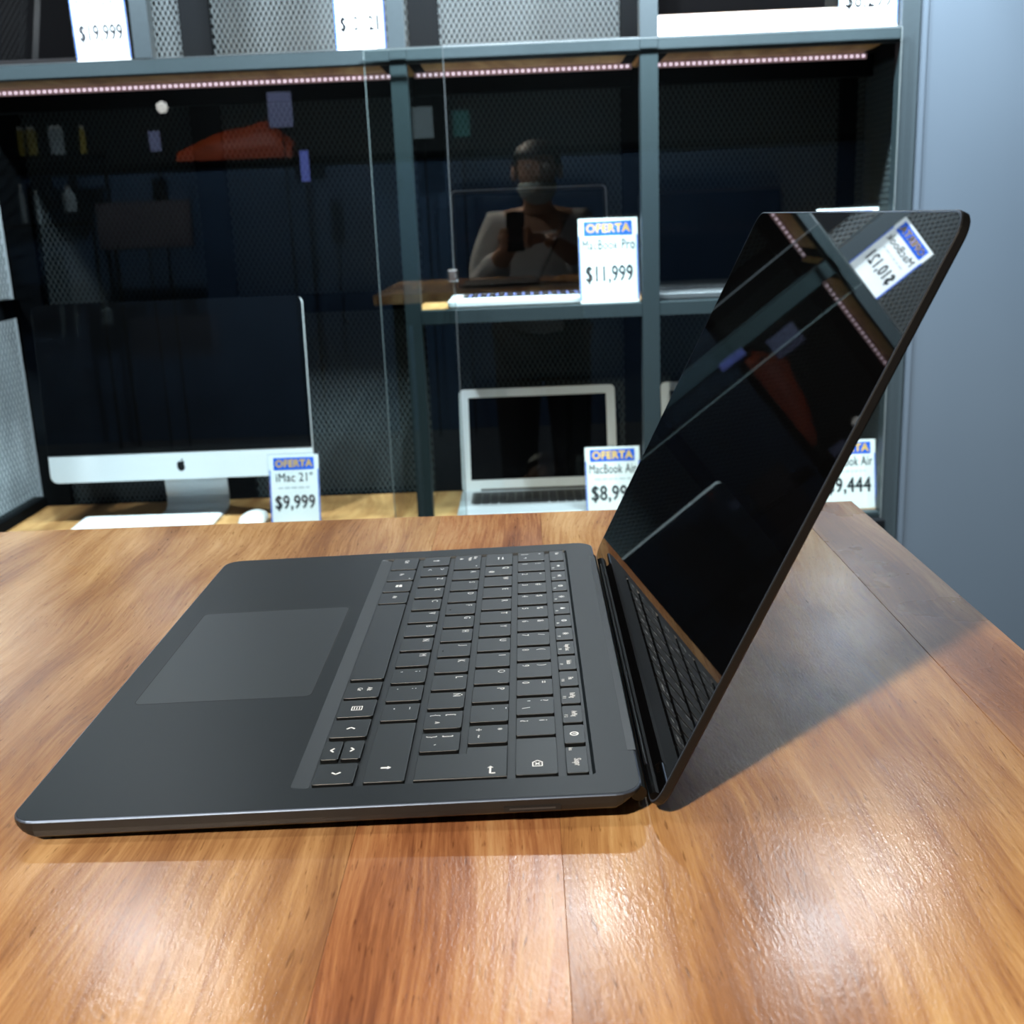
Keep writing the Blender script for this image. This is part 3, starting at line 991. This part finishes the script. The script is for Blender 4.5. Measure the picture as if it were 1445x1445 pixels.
# ---------------------------------------------------------------- computers on the shelves
def shelf_laptop(x, hinge_y, z, w, d, lid_h, lean, body, bez, label, group, frame=10, backlit=False, screen='screen', yaw=0, rim=None):
    t = thing('laptop', label, 'laptop', (x, hinge_y, z), group, (0, 0, R(yaw)))
    th = 13
    mb = MB()
    q = lambda i: rrect(-w / 2 + i, w / 2 - i, -d + i, -i, 9 - i * .5, 5)
    mb.loft([[(a, b, 2.0) for a, b in q(3)], [(a, b, 5) for a, b in q(.4)], [(a, b, th - .6) for a, b in q(0)], [(a, b, th) for a, b in q(.6)]])
    mb.build('base', M[body], t)
    for sx in (-1, 1):
        for yy in (-d + 20, -20):
            lathe([(6, 0), (6, 3)], 10).build('rubber_foot', M['blackp'], t, (sx * (w / 2 - 25), yy, 0))
    MB().box(-w * .17, w * .17, -d + 6, -d * .62, th - .2, th + .15).build('trackpad', M[body], t)
    MB().box(-w * .43, w * .43, -d * .56, -d * .10, th - .2, th + .1).build('keyboard_tray', M['blackp'], t)
    km = MB()
    km.loft([[(a, b, 0) for a, b in rrect(-7.2, 7.2, -6.8, 6.8, 1.2, 2)], [(a, b, 1.1) for a, b in rrect(-7.0, 7.0, -6.6, 6.6, 1.2, 2)]])
    kme = km.mesh('key')
    kme.materials.append(M['dkey'])
    glyph = MB().box(-2.6, 2.6, -2.6, 2.6, 0, .12).mesh('legend')
    glyph.materials.append(M['backlit'])
    nx = int(w * .84 / 17)
    for r in range(6):
        for c in range(nx):
            if r == 5 and 3 <= c <= 8:
                if c == 3:
                    sp = MB().loft([[(a, b, 0) for a, b in rrect(-48, 48, -6.8, 6.8, 1.2, 2)], [(a, b, 1.1) for a, b in rrect(-47.8, 47.8, -6.6, 6.6, 1.2, 2)]])
                    sp.build('key', M['dkey'], t, (-nx * 17 / 2 + 17 * 6, -d * .13 - 8 - r * 16.2, th))
                continue
            k = bpy.data.objects.new('key', kme)
            COL.objects.link(k)
            k.parent = t
            k.location = ((-nx * 17 / 2 + 8.5 + c * 17) * MM, (-d * .13 - 8 - r * 16.2) * MM, th * MM)
            if backlit:
                g = bpy.data.objects.new('legend', glyph)
                COL.objects.link(g)
                g.parent = k
                g.location = (0, 0, 1.15 * MM)
    # lid, local: x across, z up, leaning back
    lq = lambda i: rrect(-w / 2 + i, w / 2 - i, i, lid_h - i, 10 - i * .5, 6)
    rot = (R(-lean), 0, 0)
    mb = MB()
    mb.loft([[(a, 2.0, b) for a, b in lq(.8)], [(a, 2.4, b) for a, b in lq(0)], [(a, 6.0, b) for a, b in lq(0)], [(a, 7.0, b) for a, b in lq(2)]])
    mb.build('lid', M[rim or body], t, (0, -4, th - 2), rot)
    if bez != rim:
        MB().loft([[(a, 2.1, b) for a, b in lq(2.0)], [(a, 1.75, b) for a, b in lq(2.2)]]).build('bezel', M[bez], t, (0, -4, th - 2), rot)
    fx, f0, f1 = frame if isinstance(frame, tuple) else (frame, frame * 1.8, frame)
    MB().box(-w / 2 + fx, w / 2 - fx, 1.4, 1.85, f0, lid_h - f1).build('screen', M[screen], t, (0, -4, th - 2), rot)
    hm = MB()
    hm.loft([[(xx, -4 + 5 * math.cos(a * math.pi / 6), th - 2 + 5 * math.sin(a * math.pi / 6)) for a in range(12)] for xx in (-w * .38, w * .38)])
    hm.build('hinge', M['blackp'], t)
    return t


G_ = 'laptops on the shelves'
shelf_laptop(203, 1933, ZM, 312, 208, 214, 18, 'aluw', 'blackp', 'grey laptop with black screen and glowing blue keys on the middle shelf', G_, (8, 16, 9), True, rim='alu')
shelf_laptop(565, 1925, ZM, 288, 200, 196, 18, 'space', 'blackp', 'black laptop right of the middle post on the middle shelf', G_, (7, 14, 8), rim='blackp')
shelf_laptop(206, 1946, ZF, 326, 205, 214, 14, 'alu', 'aluw', 'silver laptop with wide pale frame around its black screen', G_, (19, 24, 18), rim='aluw')
shelf_laptop(628, 1946, ZF, 326, 205, 214, 14, 'alu', 'aluw', 'silver laptop on the bottom shelf mostly hidden by the open laptop', G_, (19, 24, 18), rim='aluw')
shelf_laptop(-680, 1966, ZU, 320, 226, 226, 12, 'blackp', 'blackp', 'black screened laptop behind the $19,999 sign on the upper shelf', G_, (8, 16, 9), rim='blackp')

# white framed display on the upper shelf
t = thing('white_display', 'white framed flat display with dark screen on the upper right shelf', 'display', (622, 1768, ZU))
q = lambda i: rrect(-214 + i, 214 - i, i, 320 - i, 14 - i * .6, 6)
MB().loft([[(a, -1, b) for a, b in q(1.5)], [(a, 1, b) for a, b in q(0)], [(a, 26, b) for a, b in q(0)], [(a, 30, b) for a, b in q(4)]]).build('frame', M['white'], t)
MB().box(-198, 198, -2.0, 0, 44, 304).build('screen', M['screen'], t)
bbox('back_foot', (-120, 120, 28, 120, 0, 8), M['white'], t, 2)

# all-in-one computer
IO = (-506, 1830, ZF)
im = thing('all_in_one_computer', 'silver all-in-one computer with black screen and thick pale chin', 'computer', IO)
ilean = R(-4)
iz = 86
W2, H2 = 264, 350
q = lambda i: rrect(-W2 + i, W2 - i, i, H2 - i, 15 - i * .5, 6)
rot = (ilean, 0, 0)
MB().loft([[(a, 0, b) for a, b in q(.6)], [(a, .8, b) for a, b in q(0)], [(a, 7, b) for a, b in q(0)], [(a * .9, 16, 18 + b * .9) for a, b in q(2)], [(a * .5, 32, 90 + b * .5) for a, b in q(2)]]).build('display_body', M['aluw'], im, (0, 0, iz), rot)
pts = [p for p in rrect(-W2 + .8, W2 - .8, 20, H2 - .8, 14.5, 6) if p[1] > 70]
pts = pts + [(-W2 + .8, 55), (W2 - .8, 55)]
pts = [(a, b + (1.4 if b > 60 else 0)) for a, b in pts]
MB().loft([[(a, 8.0, b) for a, b in pts], [(a, -0.9, b) for a, b in pts]]).build('screen', M['screen'], im, (0, 0, iz), rot)
# bitten apple mark on the chin
apple = []
half = [(0, -9.2), (1.8, -10.0), (4.2, -9.2), (6.4, -6.2), (7.6, -3.0)]
bite_c, bite_r = (10.4, 1.6), 4.7
rightside = half[:]
for a in range(-145, -211, -11):
    rightside.append((bite_c[0] + bite_r * math.cos(R(a)) * 1.0, bite_c[1] + bite_r * -math.sin(R(a)) * 1.0 * -1))
rightside += [(7.0, 5.6), (5.2, 7.2), (3.0, 7.2), (0.8, 6.2)]
leftside = [(-0.2, 6.0), (-2.6, 7.2), (-5.2, 7.0), (-7.4, 4.8), (-8.2, 1.4), (-7.6, -3.0), (-6.0, -6.6), (-4.0, -9.4), (-1.8, -10.0)]
mbp = MB()
ap = rightside + leftside
mbp.loft([[(a, -0.1, b) for a, b in ap], [(a, -0.7, b) for a, b in ap]])
leaf = [(0.2, 7.4), (2.6, 8.2), (4.0, 10.4), (4.0, 12.2), (1.6, 11.2), (0.2, 9.2)]
mbp.loft([[(a, -0.1, b) for a, b in leaf], [(a, -0.7, b) for a, b in leaf]])
mbp.v = [(a, b, c * 1.1 + 28) for a, b, c in mbp.v]
mbp.build('logo', M['blackp'], im, (0, 0, iz), rot)
# bent sheet stand
prof = []
for y, z in ((46, 190), (70, 120), (86, 60), (90, 30), (86, 14), (74, 6), (44, 4), (18, 4)):
    prof.append((y, z))
sp = MB()
ou = [(-65, 65)]
loops = []
for y, z in prof:
    nx_ = 65
    loops.append([(-nx_, y, z - 4), (nx_, y, z - 4), (nx_, y, z), (-nx_, y, z)])
for j, (y, z) in enumerate(prof):
    if j < 4:
        loops[j] = [(-65, y + 4, z), (65, y + 4, z), (65, y, z), (-65, y, z)]
sp.loft(loops)
sp.build('stand', M['alu'], im)

# white keyboard and mouse
t = thing('computer_keyboard', 'slim white keyboard lying before the all-in-one computer', 'keyboard', (-578, 1788, ZF), rot=(0, 0, R(-1)))
mb = MB()
q = lambda i: rrect(-140 + i, 140 - i, -57 + i, 57 - i, 8 - i * .5, 5)
mb.loft([[(a, b, 1 + (b + 57) * .045) for a, b in q(1)], [(a, b, 4 + (b + 57) * .06) for a, b in q(0)], [(a, b, 4.6 + (b + 57) * .06) for a, b in q(.6)]])
mb.build('body', M['aluw'], t)
kk = MB()
kk.loft([[(a, b, 0) for a, b in rrect(-8, 8, -7.6, 7.6, 1.5, 2)], [(a, b, 1.8) for a, b in rrect(-7.7, 7.7, -7.3, 7.3, 1.5, 2)]])
kk = kk.mesh('key')
kk.materials.append(M['white'])
for r in range(6):
    for c in range(14):
        if r == 0 and 4 <= c <= 8:
            continue
        k = bpy.data.objects.new('key', kk)
        COL.objects.link(k)
        k.parent = t
        yy = -44 + r * 17.6
        k.location = ((-124 + c * 19.1) * MM, yy * MM, (4.4 + (yy + 57) * .06) * MM)
        k.rotation_euler = (0.06, 0, 0)
MB().loft([[(a, b, 0) for a, b in rrect(-46, 46, -7.6, 7.6, 1.5, 2)], [(a, b, 1.8) for a, b in rrect(-45.7, 45.7, -7.3, 7.3, 1.5, 2)]]).build('key', M['white'], t, (-124 + 6 * 19.1, -44, 5.3))
t = thing('computer_mouse', 'white low mouse right of the slim white keyboard', 'mouse', (-362, 1790, ZF))
mb = MB()
lps = []
for s, z in ((.86, 0.5), (1.0, 4), (.98, 9), (.86, 15), (.62, 19.5), (.3, 21.5), (.06, 22)):
    lps.append([(28.5 * s * math.cos(2 * math.pi * i / 28), 56 * s * math.sin(2 * math.pi * i / 28), z) for i in range(28)])
mb.loft(lps)
mb.build('shell', M['white'], t, smooth=True)
mb = MB()
mb.loft([[(27 * math.cos(2 * math.pi * i / 20), 53 * math.sin(2 * math.pi * i / 20), z) for i in range(20)] for z in (0, 1.2)])
mb.build('base', M['aluw'], t)

# ---------------------------------------------------------------- the shop behind, seen only in the reflections
RY = -3150
t = thing('shop_counter', 'long slate blue counter across the back of the shop', 'counter', (-300, RY - 370, FLOOR))
bbox('front_panel', (-2900, 2600, -130, 130, 0, 1660), M['counter_blue'], t, 3)
bbox('counter_top', (-2920, 2620, -150, 150, 1660, 1700), M['steel_dark'], t, 3)
CT = FLOOR + 1700
# orange lounge shell standing on the counter
t = thing('orange_canopy', 'curved orange canopy shell on the slate blue counter', 'canopy', (-1520, RY - 360, CT))
mb = MB()
lps = []
for i in range(15):
    a = i / 14
    x = -360 + 700 * a
    hgt = 70 + 110 * max(0, math.sin(a * math.pi)) ** 1.2 + (90 * math.exp(-((a - .8) / .16) ** 2))
    lps.append([(x, 120 * math.cos(b * math.pi / 9), hgt * math.sin(b * math.pi / 9)) for b in range(10)] + [(x, 108 * math.cos(b * math.pi / 9), (hgt - 8) * math.sin(b * math.pi / 9)) for b in range(9, -1, -1)])
mb.loft(lps)
mb.build('shell', M['orange'], t, smooth=False)
bbox('rim', (-360, 345, -128, -116, 0, 16), M['orange'], t, 3)
t = thing('round_lamp', 'small round glowing lamp above the orange canopy', 'lamp', (-1860, RY, 890))
lathe([(3, 34), (22, 26), (32, 8), (32, -8), (22, -26), (3, -32)], 16).build('globe', M['globe'], t)
bbox('cord', (-2, 2, -2, 2, 30, CEIL - 890), M['blackp'], t, 0)


def stand_sign(name, label, cat, x0, x1, z0, z1, mt, post=True):
    t = thing(name, label, cat, ((x0 + x1) / 2, RY, z0))
    w = (x1 - x0) / 2
    bbox('face', (-w, w, -6, 6, 0, z1 - z0), mt, t, 1)
    bbox('back_frame', (-w - 6, w + 6, -16, -6, -6, z1 - z0 + 6), M['blackp'], t, 1)
    if post:
        bbox('post', (-5, 5, -26, -16, FLOOR - z0, z1 - z0 - 10), M['blackp'], t, 1)
    return t


stand_sign('lit_screen', 'pale violet lit screen on a thin post', 'screen', -1249, -1111, 753, 944, M['sign_pale'])
stand_sign('lit_banner', 'narrow bright blue lit banner on a thin post', 'sign', -1089, -1040, 447, 620, M['sign_blue'])
stand_sign('pale_card', 'pale violet card on a thin post left of the orange canopy', 'sign', -1955, -1892, 652, 763, M['sign_pale'])
stand_sign('white_card', 'pale card hanging behind the central post', 'sign', -420, -305, 660, 832, M['bottle_w'])
stand_sign('teal_card', 'teal card right of the pale hanging card', 'sign', -192, -94, 660, 803, M['teal'])
stand_sign('pale_board', 'wide pale notice board before the counter', 'sign', -2290, -1740, 111, 370, M['board']).location.y += 0.08
t = thing('rear_shelf', 'black wall shelf of small cartons at the back of the shop', 'shelf', (-2600, RY, 650))
bbox('board', (-420, 360, -90, 90, -20, 0), M['blackp'], t, 2)
for s in (-400, 330):
    bbox('upright', (s, s + 20, -90, -70, FLOOR - 650, 0), M['blackp'], t, 1)
for x0, x1, z, mt, lb in ((-2886, -2848, 170, 'bottle_w', 'pale carton at the left end of the rear shelf'), (-2712, -2690, 165, 'bottle_y', 'thin yellow carton on the rear shelf'),
                          (-2656, -2622, 165, 'bottle_y', 'wider yellow carton on the rear shelf'), (-2527, -2463, 165, 'bottle_w', 'wide pale carton on the rear shelf'),
                          (-2350, -2335, 160, 'bottle_y', 'slim yellow carton at the right end of the rear shelf')):
    t = thing('carton', lb, 'carton', ((x0 + x1) / 2, RY, 650), 'cartons on the rear shelf')
    w = (x1 - x0) / 2
    bbox('box', (-w, w, -30, 30, 0, z - 20), M[mt], t, 2)
    bbox('lid', (-w * .8, w * .8, -24, 24, z - 20, z), M['white'], t, 2)
for x0, x1, z0, z1, lb in ((-2750, -2714, 276, 496, 'tall pale bottle under the rear shelf'), (-2661, -2628, 272, 460, 'slim pale bottle under the rear shelf'), (-2492, -2413, 326, 473, 'short wide pale jar under the rear shelf')):
    w = (x1 - x0) / 2
    t = thing('bottle', lb, 'bottle', ((x0 + x1) / 2, RY + 40, z0), 'bottles under the rear shelf')
    h = z1 - z0
    lathe([(w * .9, 0), (w, 6), (w, h * .7), (w * .45, h * .85), (w * .45, h * .95)], 14).build('body', M['bottle_w'], t)
    lathe([(w * .5, h * .94), (w * .5, h)], 12).build('cap', M['white'], t)
t = thing('rear_ledge', 'lower black ledge under the cartons', 'shelf', (-2600, RY + 40, 272))
bbox('board', (-300, 260, -60, 60, -20, 0), M['blackp'], t, 2)
for s in (-290, 240):
    bbox('upright', (s, s + 16, -58, -42, FLOOR - 272, -18), M['blackp'], t, 1)


# ---------------------------------------------------------------- photographer (seen mirrored in the glass)
def skin_mesh(name, verts, edges, radii, root=0, sub=2):
    me = bpy.data.meshes.new(name)
    me.from_pydata([[c * MM for c in v] for v in verts], edges, [])
    o = bpy.data.objects.new(name, me)
    COL.objects.link(o)
    md = o.modifiers.new('skin', 'SKIN')
    md.use_smooth_shade = True
    sv = me.skin_vertices[0].data
    for i, r in enumerate(radii):
        r = r if isinstance(r, tuple) else (r, r)
        sv[i].radius = (r[0] * MM, r[1] * MM)
        sv[i].use_root = (i == root)
    s2 = o.modifiers.new('sub', 'SUBSURF')
    s2.levels = sub
    s2.render_levels = sub
    dg = bpy.context.evaluated_depsgraph_get()
    out = bpy.data.meshes.new_from_object(o.evaluated_get(dg))
    out.name = name
    bpy.data.objects.remove(o)
    for p in out.polygons:
        p.use_smooth = True
    return out


PX, PY = 250, -690


def rig(scale=1.0, extra=0.0):
    pass


pel = (0, -40, -250)
V = [pel, (0, -30, -110), (0, -20, 40), (0, -5, 150), (0, 25, 222), (0, 45, 262),      # 0-5 spine, neck
     (0, 62, 318), (0, 62, 388), (0, 50, 440),                                          # 6-8 head
     (150, -15, 160), (208, 20, 20), (215, 60, -60), (120, 190, 60), (20, 282, 128),    # 9-13 arm
     (-150, -15, 160), (-208, 20, 20), (-215, 60, -60), (-140, 190, 60), (-84, 282, 128),
     (95, -40, -300), (105, -20, -640), (108, -50, -1010), (108, 60, -1070),
     (-95, -40, -300), (-105, -20, -640), (-108, -50, -1010), (-108, 60, -1070)]
Ed = [(0, 1), (1, 2), (2, 3), (3, 4), (4, 5), (5, 6), (6, 7), (7, 8), (3, 9), (9, 10), (10, 11), (11, 12), (12, 13),
      (3, 14), (14, 15), (15, 16), (16, 17), (17, 18), (0, 19), (19, 20), (20, 21), (21, 22), (0, 23), (23, 24), (24, 25), (25, 26)]
Rd = [(150, 105), (140, 100), (150, 105), (120, 90), 60, 55, (70, 82), (84, 98), (62, 74),
      62, 48, 46, 38, 28, 62, 48, 46, 38, 28, 90, 62, 42, 36, 90, 62, 42, 36]
pers = thing('person', 'person in a pale grey sweater holding up a phone, mirrored in the glass', 'person', (PX, PY, FLOOR))
org = (0, 0, -FLOOR)
bm_ = skin_mesh('body', V, Ed, Rd)
body = link('body', bm_, M['skin'], pers, org)


def grow(idx, add):
    return [((r[0] if isinstance(r, tuple) else r) + add, (r[1] if isinstance(r, tuple) else r) + add) for r in (Rd[i] for i in idx)]


sidx = [0, 1, 2, 3, 9, 10, 11, 12, 14, 15, 16, 17]
remap = {o_: n_ for n_, o_ in enumerate(sidx)}
sv_ = [V[i] for i in sidx]
sv_[0] = (0, -40, -330)
se = [(remap[a], remap[b]) for a, b in Ed if a in remap and b in remap]
sr = grow(sidx, 22)
sr[0] = (195, 140)
sr[1] = (180, 130)
sr[2] = (178, 128)
shirt = link('sweater', skin_mesh('sweater', sv_, se, sr), M['shirt'], pers, org)
tidx = [0, 19, 20, 21, 23, 24, 25]
remap = {o_: n_ for n_, o_ in enumerate(tidx)}
te = [(remap[a], remap[b]) for a, b in Ed if a in remap and b in remap]
tv_ = [V[i] if i not in (21, 25) else (V[i][0], V[i][1], -1058) for i in tidx]
link('trousers', skin_mesh('trousers', tv_, te, grow(tidx, 24)), M['trouser'], pers, org)
for s in (1, -1):
    mb = MB()
    lps = []
    for k, (yy, ww, hh) in enumerate(((-95, 30, 60), (-60, 42, 80), (20, 46, 74), (100, 48, 50), (150, 36, 34), (172, 18, 20))):
        lps.append([(s * 108 + ww * math.cos(a * math.pi / 6), yy, max(0, hh / 2 + hh / 2 * math.sin(a * math.pi / 6))) for a in range(12)])
    mb.loft(lps)
    mb.build('shoe', M['shoe'], pers, smooth=True)
# hair: a cap over the upper and rear skull
HC = Vector((0, 52, 385))


def shell(name, mt, rx_, ry_, rz_, keep, c=HC, sub=20):
    mb = bmesh.new()
    bmesh.ops.create_uvsphere(mb, u_segments=28, v_segments=18, radius=1.0)
    dele = [v for v in mb.verts if not keep(v.co)]
    bmesh.ops.delete(mb, geom=dele, context='VERTS')
    for v in mb.verts:
        v.co = Vector(((c.x + v.co.x * rx_) * MM, (c.y + v.co.y * ry_) * MM, (c.z + v.co.z * rz_) * MM))
    me = bpy.data.meshes.new(name)
    ext = bmesh.ops.solidify(mb, geom=list(mb.faces), thickness=4 * MM)
    mb.to_mesh(me)
    mb.free()
    for p in me.polygons:
        p.use_smooth = True
    return link(name, me, mt, pers, org)


shell('hair', M['hair'], 92, 108, 92, lambda q: q.z > 0.25 or (q.y < -0.25 and q.z > -0.75) or (abs(q.x) > .75 and q.z > -.2 and q.y < .2))
shell('face_mask', M['maskc'], 74, 104, 70, lambda q: q.y > 0.12 and q.z < 0.25 and q.z > -.95, Vector((0, 62, 308)))
for s in (1, -1):
    lathe([(1, 3), (9, 2), (10, 0), (9, -2), (1, -3)], 12).build('eye', M['white'], pers, (s * 32, 150, 378 - FLOOR), (R(90), 0, 0))
    lathe([(0.5, 3), (4.5, 2.5), (4.5, 0)], 10).build('pupil', M['hair'], pers, (s * 32, 152, 378 - FLOOR), (R(-90), 0, 0))
    ear = MB()
    ear.loft([[(s * 86 + 7 * math.cos(a * math.pi / 5) * .6 + s * q_, 40 + 16 * math.cos(a * math.pi / 5), 360 + 30 * math.sin(a * math.pi / 5)) for a in range(10)] for q_ in (-6, 6)])
    ear.build('ear', M['skin'], pers, org, smooth=True)
nose = MB()
nose.loft([[(-6, 152, 385), (6, 152, 385), (4, 158, 385), (-4, 158, 385)], [(-14, 152, 340), (14, 152, 340), (9, 176, 342), (-9, 176, 342)]])
nose.build('nose', M['skin'], pers, org, smooth=False)
# hands around the phone (phone corner sits at the lens)
phc = Vector((CAM.x / MM - PX - 24, CAM.y / MM - PY - 9, CAM.z / MM - 55))
for s in (1, -1):
    wrist = Vector(V[13] if s > 0 else V[18])
    px_ = phc.x + s * 36
    palm = Vector((px_ + s * 10, phc.y - 16, phc.z - 28))
    hv = [tuple(wrist), tuple(palm)]
    he = [(0, 1)]
    hr = [24, (22, 16)]
    for f_ in range(4):
        z_ = 22 - f_ * 19
        n_ = len(hv)
        ln = (1.0, 1.08, 1.0, .8)[f_]
        hv += [(px_ + s * 14, phc.y - 4, phc.z - 20 + z_), (px_ + s * 10, phc.y + 12 * ln, phc.z - 16 + z_), (px_ - s * 12 * ln, phc.y + 13, phc.z - 13 + z_)]
        he += [(1, n_), (n_, n_ + 1), (n_ + 1, n_ + 2)]
        hr += [10, 8.5, 7]
    n_ = len(hv)
    hv += [(px_ + s * 2, phc.y - 22, phc.z - 10), (px_ - s * 14, phc.y - 16, phc.z + 8)]
    he += [(1, n_), (n_, n_ + 1)]
    hr += [11, 8.5]
    link('hand', skin_mesh('hand', hv, he, hr, 1, 1), M['skin'], pers, org)
ph = thing('phone', 'thin dark phone held upright in both hands of the person', 'phone', (PX + phc.x, PY + phc.y, phc.z - 69))
bd = MB()
bd.loft([[(a, -3.6, b) for a, b in rrect(-33, 33, 0, 138, 9, 5)], [(a, 3.4, b) for a, b in rrect(-33, 33, 0, 138, 9, 5)]])
bd.build('body', M['blackp'], ph)
MB().box(-31, 31, -4.0, -3.5, 16, 122).build('screen', M['screen'], ph)
